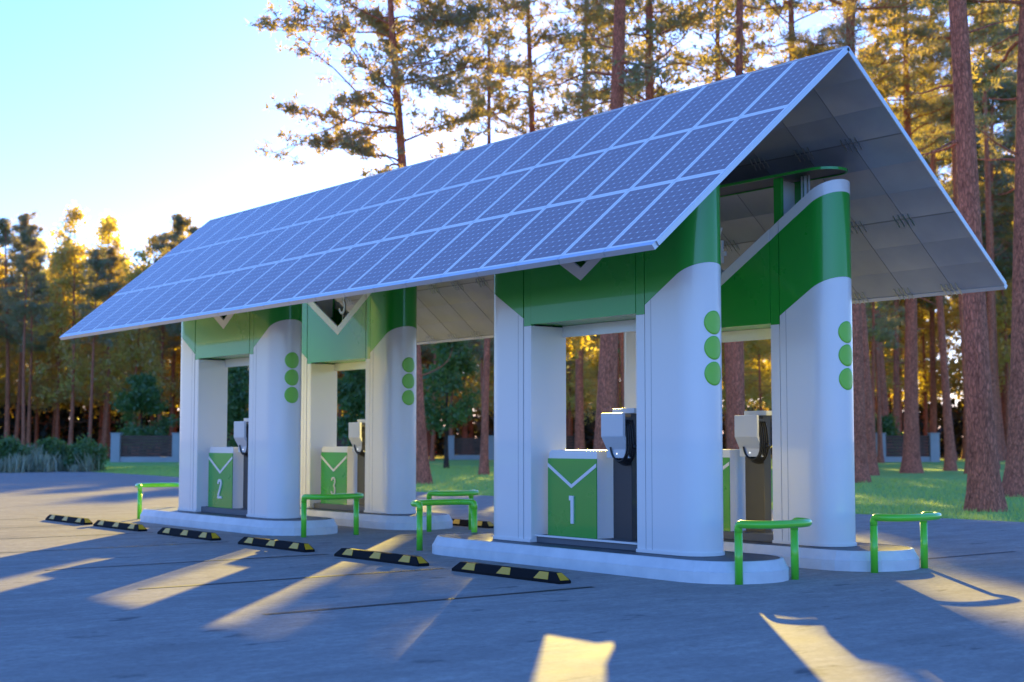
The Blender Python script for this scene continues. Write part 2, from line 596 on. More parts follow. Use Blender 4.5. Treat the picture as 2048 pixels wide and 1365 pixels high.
def digit(b, k, cx, z0, h, y0, y1):
    """one numeral, centred on cx, standing from z0, h high"""
    if k == 1:
        wd = .145 * h
        poly = [(cx - .03 * h, z0), (cx + .115 * h, z0), (cx + .115 * h, z0 + h), (cx - .115 * h, z0 + h), (cx - .115 * h, z0 + .83 * h), (cx - .03 * h, z0 + .83 * h)]
        b.prism(poly, 'y', y0, y1)
    elif k == 2:
        wd = .135 * h; r = .16 * h
        top = arc_stroke(cx, z0 + h - wd / 2 - r, r, r, 190, -25, 12)
        stroke(b, top + [(cx - .15 * h, z0 + wd)], wd, y0, y1)
        b.box((cx - .225 * h, y0, z0), (cx + .225 * h, y1, z0 + wd * .9))
    elif k == 3:
        wd = .085 * h
        r = .17 * h
        up = arc_stroke(cx, z0 + h - wd / 2 - .215 * h, r, .215 * h, 165, -82, 14)
        lo = arc_stroke(cx, z0 + wd / 2 + .245 * h, r * 1.1, .245 * h, 82, -165, 16)
        stroke(b, up, wd, y0, y1); stroke(b, lo, wd, y0, y1)
    else:
        wd = .12 * h
        stroke(b, [(cx + .07 * h, z0 + h), (cx - .22 * h, z0 + .28 * h), (cx - .18 * h, z0 + .25 * h), (cx + .26 * h, z0 + .25 * h)], wd, y0, y1)
        b.box((cx + .03 * h, y0 - .001, z0), (cx + .03 * h + wd, y1 + .001, z0 + .62 * h))

HB = 2.835 - ZP                           # underside of the header
booth_lab = {1: 'nearest white and green charging booth, standing over cabinet 1', 2: 'far white and green booth standing over cabinet 2, green rail at its end',
             3: 'rear white and green booth with a white 3 hanging in its open V', 4: 'rear white and green booth half hidden behind booth 1, its open V top showing'}
PLATE = {1: 4.34, 2: 4.34, 3: 4.60, 4: 4.60}
proto = None
for k in (1, 2, 3, 4):
    if proto is None:
        o = empty('charging_booth', (CX[k], CY[k], ZP), booth_lab[k], 'charging booth', 'four charging booths')
        for s in (1, -1):
            c = wall(0, lambda q: chev(q) - .002, J1 + .006, 2 * LH - J1 - .006, .03, 0, s)
            co = c.build('column', M['white'], o); shade_curved(co)
            fl = wall(0, .035, J0, 2 * LH - J0, .05, .014, s).build('base_flange', M['white'], co); shade_curved(fl)
            for yy in (-1, 1):
                xa, xb = sorted((s * 1.168, s * 1.176)); ya, yb_ = sorted((yy * (RR + .0012), yy * (RR - .01)))
                B().box((xa, ya, .036), (xb, yb_, chev(1.17) - .004)).build('panel_seam', M['joint'], co)
            for q in range(3):
                zc = (2.69, 2.42, 2.145)[q] - ZP
                b = B()
                N = 26; cpts = []
                def cyl(t, z, e): return ((A_ + (RR + e) * math.cos(t)) * s, (RR + e) * math.sin(t), z)
                rw = .128
                rings = [.0, .5, .85, 1.0]
                vs = [cyl(0, zc, .004)]
                for rr in rings[1:]:
                    for j in range(N):
                        an = 2 * math.pi * j / N
                        vs.append(cyl(rw * rr * math.cos(an) / RR, zc + rw * rr * math.sin(an), .004))
                for j in range(N):
                    an = 2 * math.pi * j / N
                    vs.append(cyl(rw * math.cos(an) / RR, zc + rw * math.sin(an), -.004))
                fs = [(0, 1 + j, 1 + (j + 1) % N) for j in range(N)]
                for i in range(len(rings) - 1):
                    a0, b0 = 1 + i * N, 1 + (i + 1) * N
                    fs += [(a0 + j, b0 + j, b0 + (j + 1) % N, a0 + (j + 1) % N) for j in range(N)]
                b.add(vs, fs, 0, True)
                b.build('dot', M['dot'], co)
            g = wall(chev, rim0, J1 + .006, 2 * LH - J1 - .006, .03, 0, s).build('green_band', M['green'], o); shade_curved(g)
            r = wall(rim0, rim1, J1 + .006, 2 * LH - J1 - .006, .03, .002, s).build('white_rim', M['white'], o); shade_curved(r)
            # the inner cheek of the opening, with the jamb strips front and back
            b = B()
            x0, x1 = sorted((s * J0, s * (J0 + .02)))
            b.box((x0, -RR + .006, 0), (x1, RR - .006, HB - .016))
            b.build('reveal', M['white'], o)
            for yy in (-1, 1):
                ya, yb = sorted((yy * (RR - .004), yy * (RR - .05)))
                xa, xb = sorted((s * (J0 + .0205), s * (J1 - .008)))
                B().box((xa, ya, 0), (xb, yb, HB - .018)).build('jamb', M['white'], o)
                jp = B()
                zl, zr = rim0(J0) , rim0(J1)
                jp.prism([(s * (J0 + .004), HB - .016), (s * (J1 - .008), HB - .016), (s * (J1 - .008), zr), (s * (J0 + .004), zl)], 'y', ya, yb)
                jo = jp.build('jamb_cladding', M['green'], o)
                B().prism([(s * (J0 + .004), zl + .001), (s * (J1 - .008), zr + .001), (s * (J1 - .008), rim1(J1)), (s * (J0 + .004), rim1(J0))], 'y', ya, yb).build('rim_strip', M['white'], jo)
                yc, yd = sorted((yy * (RR - .065), yy * (RR - .11)))
                B().box((xa, yc, HB), (xb, yd, 4.595 - ZP)).build('post', M['green'], o)
                # dark gap beside the jamb
                yc, yd = sorted((yy * (RR - .022), yy * (RR - .04)))
                xa, xb = sorted((s * (J1 - .012), s * (J1 + .012)))
                B().box((xa, yc, HB - .01), (xb, yd, rim0(J1))).build('gap', M['seam'], o)
            for q in range(3):
                x = s * (1.25 + (0, .055, .11)[q]); y = -.05 + (0, .0, .0)[q]
                rr = (.012, .022, .012)[q]
                b = B().tube([(x, y, 3.3 - ZP), (x, y, 4.6 - ZP)], rr, 10)
                b.build('support_tube', M['white'], o)
        for yy in (-1, 1):
            ya, yb = sorted((yy * RR, yy * (RR - .03)))
            e = J0 - .003
            dz = 0
            b = B().prism([(-e, HB), (e, HB), (e, rim0(e) + dz), (0, rim0(0) + dz), (-e, rim0(e) + dz)], 'y', ya, yb)
            h = b.build('header', M['green'], o)
            ya, yb = sorted((yy * (RR + .002), yy * (RR - .03)))
            B().prism([(-e, rim0(e) + .001 + dz), (0, rim0(0) + .001 + dz), (e, rim0(e) + .001 + dz), (e, rim1(e) + dz), (0, rim1(0) + dz), (-e, rim1(e) + dz)], 'y', ya, yb).build('white_rim', M['white'], o)
        for s in (1, -1):
            xa, xb = sorted((s * .930, s * .946))
            zl = 3.68 - ZP
            B().box((xa, -.165, HB + .001), (xb, .165, zl)).build('cheek', M['green'], o)
            B().box((xa, -.165, zl + .001), (xb, .165, 4.59 - ZP)).build('cheek', M['white'], o)
        B().box((-J0 + .004, -RR + .032, HB + .002), (J0 - .004, RR - .032, HB + .02)).build('header_soffit', M['green'], o)
        B().box((-J0 + .001, RR - .06, 2.70 - ZP), (J0 - .001, RR - .006, HB - .001)).build('lintel', M['white'], o)
        B().box((-J0 - .0, -.19, 0), (J0, .19, .088)).build('sill', M['sill'], o)
        proto = o
        proto_parts = list(o.children)
    else:
        o = copy_tree(proto)
        o.location = (CX[k], CY[k], ZP)
        o['label'] = booth_lab[k]
    # the plate and the hanging numeral differ per booth
for k, o in zip((1, 2, 3, 4), [x for x in C.objects if x.name.split('.')[0] == 'charging_booth']):
    pz = PLATE[k] - ZP
    if k in (1, 2):
        for ch in o.children:
            if ch.name.split('.')[0] in ('post', 'support_tube', 'cheek'):
                me = ch.data.copy(); ch.data = me
                for v in me.vertices:
                    if v.co.z > 4: v.co.z = pz
    b = B()
    so, si = stadium(A_ - .01, RR - .01, 12), stadium(A_ - .01, RR - .035, 12)
    n = len(so)
    b.add([(x, y, z) for z in (pz, pz + .03) for x, y in so] + [(x, y, z) for z in (pz, pz + .03) for x, y in si],
          [f for i in range(n) for j in ((i + 1) % n,) for f in ((i, j, n + j, n + i), (2 * n + i, 3 * n + i, 3 * n + j, 2 * n + j), (i, 2 * n + i, 2 * n + j, j), (n + i, n + j, 3 * n + j, 3 * n + i))])
    tp = b.build('top_ring', M['green'], o)
    B().prism(si, 'z', pz + .014, pz + .026).build('ring_shade_sheet', M['char'], tp)  # dark sheet added to stand for the shade inside the open ring
    b = B(); digit(b, k, 0, 3.66 - ZP, .46, -.20, -.17)
    b.box((-.006, -.185, 3.30 - ZP), (.006, -.175, 3.70 - ZP))
    nu = b.build('numeral', M['white'], o)
B().box((-J0 + .002, -.215, .07), (J0 - .002, -.192, .092)).build('sill_trim', M['white'], proto)

# ---------------------------------------------------------------- numbered cabinets
cab_lab = {1: 'green fronted cabinet with a bold white 1', 2: 'green fronted cabinet with a white 2', 3: 'green fronted cabinet with a slim white 3',
           4: 'green fronted cabinet half hidden behind the column of booth 1'}
cab = None
for k in (1, 2, 3, 4):
    if cab is None:
        o = empty('numbered_cabinet', (CX[k], CY[k], ZP + .088), cab_lab[k], 'cabinet', 'four numbered cabinets')
        x0, x1 = -.79, .085
        y0, y1 = -.115, .19
        H1, H2 = .914, 1.014
        b = B().prism([(x0, 0), (x1, 0), (x1, H2), (x0 + .045, H2), (x0 + .006, H2 - .035), (x0, H1)], 'y', y0, y1)
        b.build('body', M['white'], o, bevel=.004)
        b = B().box((x0 - .002, y0 - .012, .0), (x1 + .002, y0 - .001, H1))
        b.build('front_panel', M['green'], o)
        xc = (x0 + x1) / 2 
        b = B()
        yq = y0 - .018
        zt, zb_, az, ab = .862, .818, .612, .568
        b.prism([(x0 - .002, zt), (x0 - .002, zb_), (xc, ab), (x1 + .002, zb_), (x1 + .002, zt), (xc, az)], 'y', yq, y0 - .0125)
        b.build('chevron', M['white'], o)
        cab = o
    else:
        o = copy_tree(cab); o.location = (CX[k], CY[k], ZP + .088); o['label'] = cab_lab[k]
for k, o in zip((1, 2, 3, 4), [x for x in C.objects if x.name.split('.')[0] == 'numbered_cabinet']):
    b = B(); digit(b, k, -.345, .155, .325, -.145, -.128)
    b.build('numeral', M['white'], o)

# ---------------------------------------------------------------- chargers
chg_lab = {1: 'wall charger with grey faceplate beside cabinet 1', 2: 'wall charger with grey faceplate beside cabinet 2', 3: 'wall charger with grey faceplate beside cabinet 3',
           4: 'wall charger with grey faceplate and dangling black plug, right of the nearest column'}
chg = None
for k in (1, 2, 3, 4):
    if chg is None:
        o = empty('car_charger', (CX[k], CY[k], ZP + .088), chg_lab[k], 'car charger', 'four car chargers')
        z = ZP + .088
        b = B().box((.235, .0, 0), (.545, .13, 1.74 - z)).build('post', M['char'], o, bevel=.006)
        B().box((.225, -.02, 0), (.555, .15, .012)).build('base_plate', M['char'], o)
        b = B().box((.230, -.005, 1.742 - z), (.60, .15, 1.80 - z)).build('cap', M['grey'], o, bevel=.008)
        prof = [(-.185, 1.745), (-.185, 1.48), (-.10, 1.335), (-.10, 1.235), (-.06, 1.235), (-.06, 1.35), (-.145, 1.49), (-.145, 1.745)]
        b = B().prism([(y, zz - z) for y, zz in prof], 'x', .235, .605)
        fp = b.build('faceplate', M['grey'], o, bevel=.010)
        b = B().tube([(.41, -.099, 1.285 - z), (.41, -.104, 1.285 - z)], .008, 12)
        b.build('status_light', M['glow'], o)
        b = B().prism([(-.001, 1.24 - z), (-.001, 1.70 - z), (-.143, 1.70 - z), (-.143, 1.50 - z), (-.058, 1.345 - z), (-.058, 1.24 - z)], 'x', .27, .55).build('housing', M['char'], o, bevel=.01)
        b = B()
        rnd = random.Random(5)
        for q in range(5):
            xo = .30 + .03 * q; dx = .02 * q
            pts = []
            zlow = 1.18 - .012 * q
            for j in range(25):
                t = j / 24
                ang = math.pi * (1 + t)
                xx = .45 + (.19 - .012 * q) * math.cos(ang)
                zz = 1.36 + (.20 - .01 * q) * math.sin(ang)
                pts.append((xx + .015, -.03 - .022 * q + .008 * math.sin(5 * t), zz - z))
            x_e = pts[-1][0]; y_e = pts[-1][1]
            pts += [(x_e - .005, y_e, 1.46 - z), (x_e - .02, y_e, 1.58 - z), (x_e - .05, y_e, 1.66 - z), (x_e - .10, y_e, 1.64 - z)]
            b.tube(pts, .012, 8)
        b.build('cable', M['cable'], o)
        b = B().tube([(.60, -.03, 1.43 - z), (.635, -.04, 1.40 - z), (.66, -.05, 1.37 - z), (.675, -.055, 1.345 - z)], [.018, .024, .030, .028], 10)
        b.build('plug', M['cable'], o)
        B().box((.56, -.10, 1.56 - z), (.575, -.06, 1.60 - z)).build('socket', M['metal'], o)
        chg = o
    else:
        o = copy_tree(chg); o.location = (CX[k], CY[k], ZP + .088); o['label'] = chg_lab[k]

# ---------------------------------------------------------------- guard rails
def rail(x, ya, yb, bulge, label, h=.60):
    o = empty('guard_rail', (x, (ya + yb) / 2, 0), label, 'guard rail', 'green guard rails at the island ends')
    d = (yb - ya) / 2
    rr = .041
    plan = []
    for j in range(21):
        t = math.pi * j / 20
        e = .62
        c, s = math.cos(t), math.sin(t)
        plan.append((bulge * (abs(s) ** e), -d * (abs(c) ** .75) * (1 if c > 0 else -1), h))
    pts = [(0, -d, h - .09)] + [plan[0]] + plan[1:-1] + [plan[-1], (0, d, h - .09)]
    pts = rounded(pts, .055, 4)
    B().tube(pts, rr, 14).build('bar', M['rail'], o)
    for s in (-1, 1):
        B().tube([(0, s * d, 0), (0, s * d, h - .088)], rr, 14).build('leg', M['rail'], o)
    return o
rail(-9.90, 10.58, 11.42, .33, 'green pipe rail guarding the right end of the nearest island')
rail(-9.86, 12.67, 13.56, .33, 'green pipe rail at the end of the rear right island, closest to the lawn')
rail(-18.63, 10.58, 11.49, .33, 'green pipe rail in front of the column with dots of booth 2')
rail(-18.55, 12.78, 13.60, .33, 'green pipe rail at the end of the island of booth 3')
rail(-15.50, 10.53, 11.42, -.33, 'green pipe rail at the far end of the nearest island')
rail(-24.80, 10.66, 11.50, -.33, 'yellow-lit green rail at the far end of the booth 2 island')
rail(-15.50, 12.68, 13.56, -.33, 'green pipe rail hidden behind the nearest island')

# ---------------------------------------------------------------- wheel stops
ws = None
SX = [-12.861, -15.374, -17.968, -20.645, -23.224, -25.482]
ws_lab = ['black and yellow wheel stop in front of booth 1, biggest in the row', 'black and yellow wheel stop left of the big one, by the green rail',
          'black and yellow wheel stop in front of the rail of booth 2', 'black and yellow wheel stop right in front of booth 2',
          'black and yellow wheel stop at the far corner of the booth 2 island', 'farthest black and yellow wheel stop at the left end of the row']
def make_stop(loc, label):
    L, D, Hh = 1.855, .155, .105
    o = empty('wheel_stop', loc, label, 'wheel stop', 'rubber wheel stops')
    b = B()
    lip = .028; ins, insx = .042, .10
    bot = [(0, 0), (L, 0), (L, D), (0, D)]
    top = [(insx, ins), (L - insx, ins), (L - insx, D - ins), (insx, D - ins)]
    vs = [(x, y, 0) for x, y in bot] + [(x, y, lip) for x, y in bot] + [(x, y, Hh) for x, y in top]
    fs = [(3, 2, 1, 0), (8, 9, 10, 11)]
    for i in range(4):
        j = (i + 1) % 4
        fs += [(i, j, 4 + j, 4 + i), (4 + i, 4 + j, 8 + j, 8 + i)]
    b.add(vs, fs)
    b.build('body', M['rubber'], o, bevel=.005)
    def on_front(x, t, e=.003):      # a point on the sloping front or back face, t from 0 at the lip to 1 at the top
        return (x, ins * t - e * .85, lip + (Hh - lip) * t + e * .5)
    def on_back(x, t, e=.003):
        p = on_front(x, t, e); return (p[0], D - p[1], p[2])
    for f in (on_front, on_back):
        for xc in (.30, .925, 1.555):
            q = [f(xc - .115, .06), f(xc + .115, .06), f(xc + .065 + .02, .97), f(xc - .06, .97)]
            q2 = [f(p, t, -.004) for p, t in ((xc - .115, .06), (xc + .115, .06), (xc + .085, .97), (xc - .06, .97))]
            B().add(q + q2, [(0, 1, 2, 3), (7, 6, 5, 4), (0, 4, 5, 1), (1, 5, 6, 2), (2, 6, 7, 3), (3, 7, 4, 0)]).build('reflector', M['yellow'], o)
    for sgn in (0, 1):
        def on_end(y, t, e=.003):
            x = insx * t - e * .5
            return ((x if sgn == 0 else L - x), y, lip + (Hh - lip) * t + e * .85)
        q = [on_end(.02, .08), on_end(D - .02, .08), on_end(D - ins - .004, .95), on_end(ins + .004, .95)]
        q2 = [on_end(.02, .08, -.004), on_end(D - .02, .08, -.004), on_end(D - ins - .004, .95, -.004), on_end(ins + .004, .95, -.004)]
        B().add(q + q2, [(0, 1, 2, 3), (7, 6, 5, 4), (0, 4, 5, 1), (1, 5, 6, 2), (2, 6, 7, 3), (3, 7, 4, 0)]).build('reflector', M['yellow'], o)
    return o
for i, x in enumerate(SX):
    if ws is None: ws = make_stop((x, 9.165, 0), ws_lab[i])
    else:
        o = copy_tree(ws); o.location = (x, 9.165, 0); o['label'] = ws_lab[i]
o = copy_tree(ws); o.location = (-20.50, 14.02, 0); o['label'] = 'shaded wheel stop behind the islands, seen past two green rail legs'

# ---------------------------------------------------------------- solar roof
KR = 1.07
xn, xf = -9.126 * KR, -23.688 * KR
yf, yb = 8.731 * KR, 14.15 * KR
ze, zr = 1.44 + (3.21 - 1.44) * KR, 1.44 + (5.45 - 1.44) * KR
yr = (yf + yb) / 2
roof = empty('solar_roof', ((xn + xf) / 2, yr, ze), 'long gabled roof of blue solar panels over the charging booths', 'solar roof')
ox, oy, oz = roof.location
TH = .045
NC, NR = 22, 3
pw = (xn - xf) / NC
def slope_pt(side, u, t, d=0.):
    """u along the ridge from the near gable, t from eave (0) to ridge (1), d below the surface"""
    y0 = yf if side == 0 else yb
    ny, nz = (-(zr - ze), (yr - yf)) if side == 0 else ((zr - ze), (yr - yf))
    l = math.hypot(ny, nz)
    return (xn - u - ox, y0 + (yr - y0) * t - d * ny / l - oy, ze + (zr - ze) * t - d * nz / l - oz)
def panel(side, i, j, into=None):
    g = .003
    u0, u1 = i * pw + g, (i + 1) * pw - g
    t0, t1 = j / NR + .0006, (j + 1) / NR - .0006
    P = [slope_pt(side, u, t, 0) for u, t in ((u0, t0), (u1, t0), (u1, t1), (u0, t1))]
    Q = [slope_pt(side, u, t, TH) for u, t in ((u0, t0), (u1, t0), (u1, t1), (u0, t1))]
    me = bpy.data.meshes.new('solar_panel')
    fs = [(0, 3, 2, 1), (4, 5, 6, 7), (0, 1, 5, 4), (1, 2, 6, 5), (2, 3, 7, 6), (3, 0, 4, 7)]
    if side == 1: fs = [f[::-1] for f in fs]
    me.from_pydata(P + Q, [], fs)
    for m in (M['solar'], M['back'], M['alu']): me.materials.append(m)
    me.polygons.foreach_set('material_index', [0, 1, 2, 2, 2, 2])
    uv = me.uv_layers.new(name='UVMap')
    c = [(0, 0), (1, 0), (1, 1), (0, 1)] * 2
    for p in me.polygons:
        for li in p.loop_indices: uv.data[li].uv = c[me.loops[li].vertex_index]
    me.update()
    return me
for j in range(NR):
    for i in range(NC):
        link('solar_panel', panel(0, i, j), roof)
n_back = 0
rest = []
for i in range(NC):
    for j in range(NR):
        me = panel(1, i, j)
        if n_back < 33: link('solar_panel', me, roof); n_back += 1
        else: rest.append(me)
bm = bmesh.new()
for me in rest: bm.from_mesh(me)
me = bpy.data.meshes.new('solar_panels_far'); bm.to_mesh(me); bm.free()
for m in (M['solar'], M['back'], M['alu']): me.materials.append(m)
tag(link('solar_panel', me, roof), kind='stuff')
# eave profile with joints, ridge cap and gable trims
for side in (0, 1):
    b = B()
    for i in range(0, NC):
        u0, u1 = i * pw + .004, (i + 1) * pw - .004
        a = [slope_pt(side, u0, -.0004, -.004), slope_pt(side, u0, -.0004, TH + .012), slope_pt(side, u0, -.016, TH + .012), slope_pt(side, u0, -.016, -.004)]
        c = [slope_pt(side, u1, -.0004, -.004), slope_pt(side, u1, -.0004, TH + .012), slope_pt(side, u1, -.016, TH + .012), slope_pt(side, u1, -.016, -.004)]
        b.add(a + c, [(0, 1, 2, 3), (7, 6, 5, 4)] + [(q, 4 + q, 4 + (q + 1) % 4, (q + 1) % 4) for q in range(4)])
    b.build('eave_trim', M['alu'], roof)
    for u in (-.012, NC * pw):
        b = B()
        a = [slope_pt(side, u, 0, -.003), slope_pt(side, u + .012, 0, -.003), slope_pt(side, u + .012, 0, TH + .005), slope_pt(side, u, 0, TH + .005)]
        tt = .998 
        c = [slope_pt(side, u, tt, -.003), slope_pt(side, u + .012, tt, -.003), slope_pt(side, u + .012, tt, TH + .005), slope_pt(side, u, tt, TH + .005)]
        b.add(a + c, [(0, 1, 2, 3), (7, 6, 5, 4)] + [(q, 4 + q, 4 + (q + 1) % 4, (q + 1) % 4) for q in range(4)])
        b.build('gable_trim', M['alu'], roof)
b = B()
L0, L1 = slope_pt(0, 0, .994, -.008), slope_pt(0, NC * pw, .994, -.008)
K0, K1 = slope_pt(1, 0, .994, -.008), slope_pt(1, NC * pw, .994, -.008)
rz_ = zr - oz + .006
b.add([L0, (L0[0], 0, rz_), K0, L1, (L1[0], 0, rz_), K1], [(0, 3, 4, 1), (1, 4, 5, 2), (0, 1, 2), (5, 4, 3), (0, 2, 5, 3)])
b.build('ridge_cap', M['alu'], roof)
for side in (0, 1):
    b = B()
    def strip(u0, u1, t0, t1):
        a = [slope_pt(side, u, t, TH + .0005) for u, t in ((u0, t0), (u1, t0), (u1, t1), (u0, t1))]
        c = [slope_pt(side, u, t, TH + .004) for u, t in ((u0, t0), (u1, t0), (u1, t1), (u0, t1))]
        b.add(a + c, [(0, 1, 2, 3), (7, 6, 5, 4)] + [(q, 4 + q, 4 + (q + 1) % 4, (q + 1) % 4) for q in range(4)])
    for j in (1, 2): strip(.0, NC * pw, j / NR - .0020, j / NR + .0020)
    for i in range(1, NC):
        for j in range(NR): strip(i * pw - .004, i * pw + .004, j / NR + .0032, (j + 1) / NR - .0032 - (.006 if j == 2 else 0))
    b.build('seam_strip', M['seamstrip'], roof)
# panel clips on the underside, at the panel corners
cb = B()
for sx in (-1, 1):
    for sy in (-1, 1):
        for q in (0, 1):
            x0 = sx * (.035 + .07 * q); y0 = sy * .045
            t = .012
            P = [(x0 - .022, y0 - .03, 0), (x0 - .022 + t, y0 - .03, 0), (x0 + .022, y0 + .03, -.05), (x0 + .022 - t, y0 + .03, -.05)]
            Q = [(x + .004, y, z - .012) for x, y, z in P]
            cb.add(P + Q, [(0, 1, 2, 3), (7, 6, 5, 4)] + [(a, 4 + a, 4 + (a + 1) % 4, (a + 1) % 4) for a in range(4)])
clip_me = cb.mesh('panel_clip', M['metal'])
ang = math.atan2(zr - ze, yb - yr)
for j in range(0, 3):
    for i in range(1, NC):
        u = i * pw
        t = j / NR + (.012 if j == 0 else 0)
        p = slope_pt(1, u, t, TH + .001)
        c = link('panel_clip', clip_me, roof)
        c.location = p
        c.rotation_euler = (-ang, 0, 0)

# ---------------------------------------------------------------- vegetation
def mesh_np(name, V, Fs, m, nper=3):
    me = bpy.data.meshes.new(name)
    nv, nf = len(V), len(Fs)
    me.vertices.add(nv); me.vertices.foreach_set('co', V.astype(np.float32).ravel())
    me.loops.add(nf * nper); me.loops.foreach_set('vertex_index', Fs.astype(np.int32).ravel())
    me.polygons.add(nf)
    me.polygons.foreach_set('loop_start', np.arange(0, nf * nper, nper, dtype=np.int32))
    me.polygons.foreach_set('loop_total', np.full(nf, nper, dtype=np.int32))
    me.materials.append(m)
    me.update(calc_edges=True)
    return me
def unit(a): return a / (np.linalg.norm(a, axis=1, keepdims=True) + 1e-9)
def needles(name, cen, outd, rs, K, ln, wd, m):
    """K thin needle-tuft blades fanning from each clump centre"""
    n = len(cen)
    c = np.repeat(cen, K, 0)
    d = unit(rs.normal(0, 1, (n * K, 3)) + np.repeat(outd, K, 0) * .8 + np.array([0, 0, .25]))
    l = ln * rs.uniform(.55, 1.15, (n * K, 1))
    side = unit(np.cross(d, rs.normal(0, 1, (n * K, 3))))
    wv = side * wd * rs.uniform(.6, 1.3, (n * K, 1))
    c = c + rs.normal(0, ln * .28, (n * K, 3))
    V = np.stack([c - wv, c + wv, c + d * l], 1).reshape(-1, 3)
    F = np.arange(n * K * 3).reshape(-1, 3)
    return mesh_np(name, V, F, m)
def leaves(name, cen, rs, K, sp, sz, m, flat=0.):
    n = len(cen)
    c = np.repeat(cen, K, 0) + rs.normal(0, sp, (n * K, 3))
    u = unit(rs.normal(0, 1, (n * K, 3)))
    v = unit(np.cross(u, rs.normal(0, 1, (n * K, 3))))
    s = sz * rs.uniform(.6, 1.3, (n * K, 1))
    V = np.stack([c - u * s, c + v * s * .55, c + u * s, c - v * s * .55], 1).reshape(-1, 3)
    F = np.arange(n * K * 4).reshape(-1, 4)
    return mesh_np(name, V, F, m, 4)
def pine_parts(seed, H, Hc, r0, lean=(0, 0), spread=4., nb=46, dens=1., sky_gap=.0, K=12, ln=.34, wd=.016, sub=4, snags=6, foliage='needle', wob=.12, seg=10, upturn=.35, bark='bark', cl=(3, 7)):
    """trunk mesh with limbs, and crown mesh, at the origin"""
    rs = np.random.RandomState(seed)
    nT = 26
    ts = np.linspace(0, 1, nT)
    ph = rs.uniform(0, 6.28, 4)
    def axis(t):
        wx = wob * (math.sin(3.1 * t + ph[0]) + .5 * math.sin(7.3 * t + ph[1]))
        wy = wob * (math.sin(2.7 * t + ph[2]) + .5 * math.sin(6.1 * t + ph[3]))
        wx0 = wob * (math.sin(ph[0]) + .5 * math.sin(ph[1])); wy0 = wob * (math.sin(ph[2]) + .5 * math.sin(ph[3]))
        return np.array([lean[0] * t * H + wx - wx0, lean[1] * t * H + wy - wy0, t * H])
    def rad_(t): 
        flare = .55 * math.exp(-t * H / .45) + .18 * math.exp(-t * H / 2.2)
        return r0 * (max(1 - t, 0) ** .75 * .86 + .05) * (1 + flare)
    b = B()
    low = [0, .15 / H, .35 / H, .7 / H, 1.2 / H, 2 / H]
    tl = sorted(set(low + [t for t in ts if t * H > 2.5]))
    b.tube([axis(t) - (np.array([0, 0, .12]) if t == 0 else 0) for t in tl], [rad_(t) for t in tl], seg + 4)
    cen, outd = [], []
    for i in range(nb + snags):
        snag = i >= nb
        u = rs.uniform(0, 1) ** .9 if not snag else rs.uniform(-.45, .12)
        h = Hc + (H - Hc) * u
        t = min(max(h / H, .15), .985)
        p0 = axis(t)
        az = rs.uniform(0, 2 * math.pi)
        prof = (1 - max(u, 0)) ** .65 * .85 + .15
        if u < .25: prof *= .6 + 1.6 * max(u, 0)
        Lb = spread * prof * rs.uniform(.55, 1.12)
        if snag: Lb = spread * rs.uniform(.15, .5)
        d = np.array([math.cos(az), math.sin(az), rs.uniform(-.12, .38) + .5 * max(u, 0)])
        d /= np.linalg.norm(d)
        pts = [p0]
        nP = 7
        cur = p0.copy(); dd = d.copy()
        for q in range(nP):
            dd = dd + np.array([rs.normal(0, .22), rs.normal(0, .22), rs.normal(0, .17) + (upturn / nP if q > 2 else -.05)])
            dd /= np.linalg.norm(dd)
            cur = cur + dd * Lb / nP
            pts.append(cur.copy())
        rb = max(rad_(t) * .36 * (.5 + .5 * prof), .02)
        if snag: rb *= .6
        b.tube(pts, rb, max(seg - 5, 4), r1=.008, cap=False)
        if snag: continue
        for q in range(2, nP + 1):
            fr = q / nP
            for _ in range(sub):
                if rs.rand() > dens * (.35 + .65 * fr): continue
                a2 = rs.uniform(0, 2 * math.pi)
                d2 = dd * .6 + np.array([math.cos(a2), math.sin(a2), rs.uniform(-.15, .45)])
                d2 /= np.linalg.norm(d2)
                l2 = Lb * rs.uniform(.12, .32)
                e = pts[q] + d2 * l2
                b.tube([pts[q], (pts[q] + e) / 2 + rs.normal(0, .04, 3), e], max(rb * .28, .009), 4, r1=.005, cap=False)
                m_ = int(rs.randint(*cl))
                for g in range(m_):
                    f = rs.uniform(.35, 1.08)
                    cen.append(pts[q] + d2 * l2 * f + rs.normal(0, .13, 3) * (1, 1, .6)); outd.append(d2)
    cen, outd = np.array(cen), np.array(outd)
    tm = b.mesh('trunk', M[bark])
    if foliage == 'needle': cm = needles('crown', cen, outd, rs, K, ln, wd, M['needle'])
    else: cm = leaves('crown', cen, rs, K, ln, wd, M[foliage])
    return tm, cm
def put_tree(name, meshes, loc, label, cat='tree', group=None, rz=0, sc=1.):
    o = empty(name, loc, label, cat, group, rz)
    o.scale = (sc, sc, sc)
    link('trunk', meshes[0], o); link('crown', meshes[1], o)
    return o
def leanv(dpx_m):                         # sideways lean along the picture, as a world xy slope
    return (R_.x * dpx_m, R_.y * dpx_m)

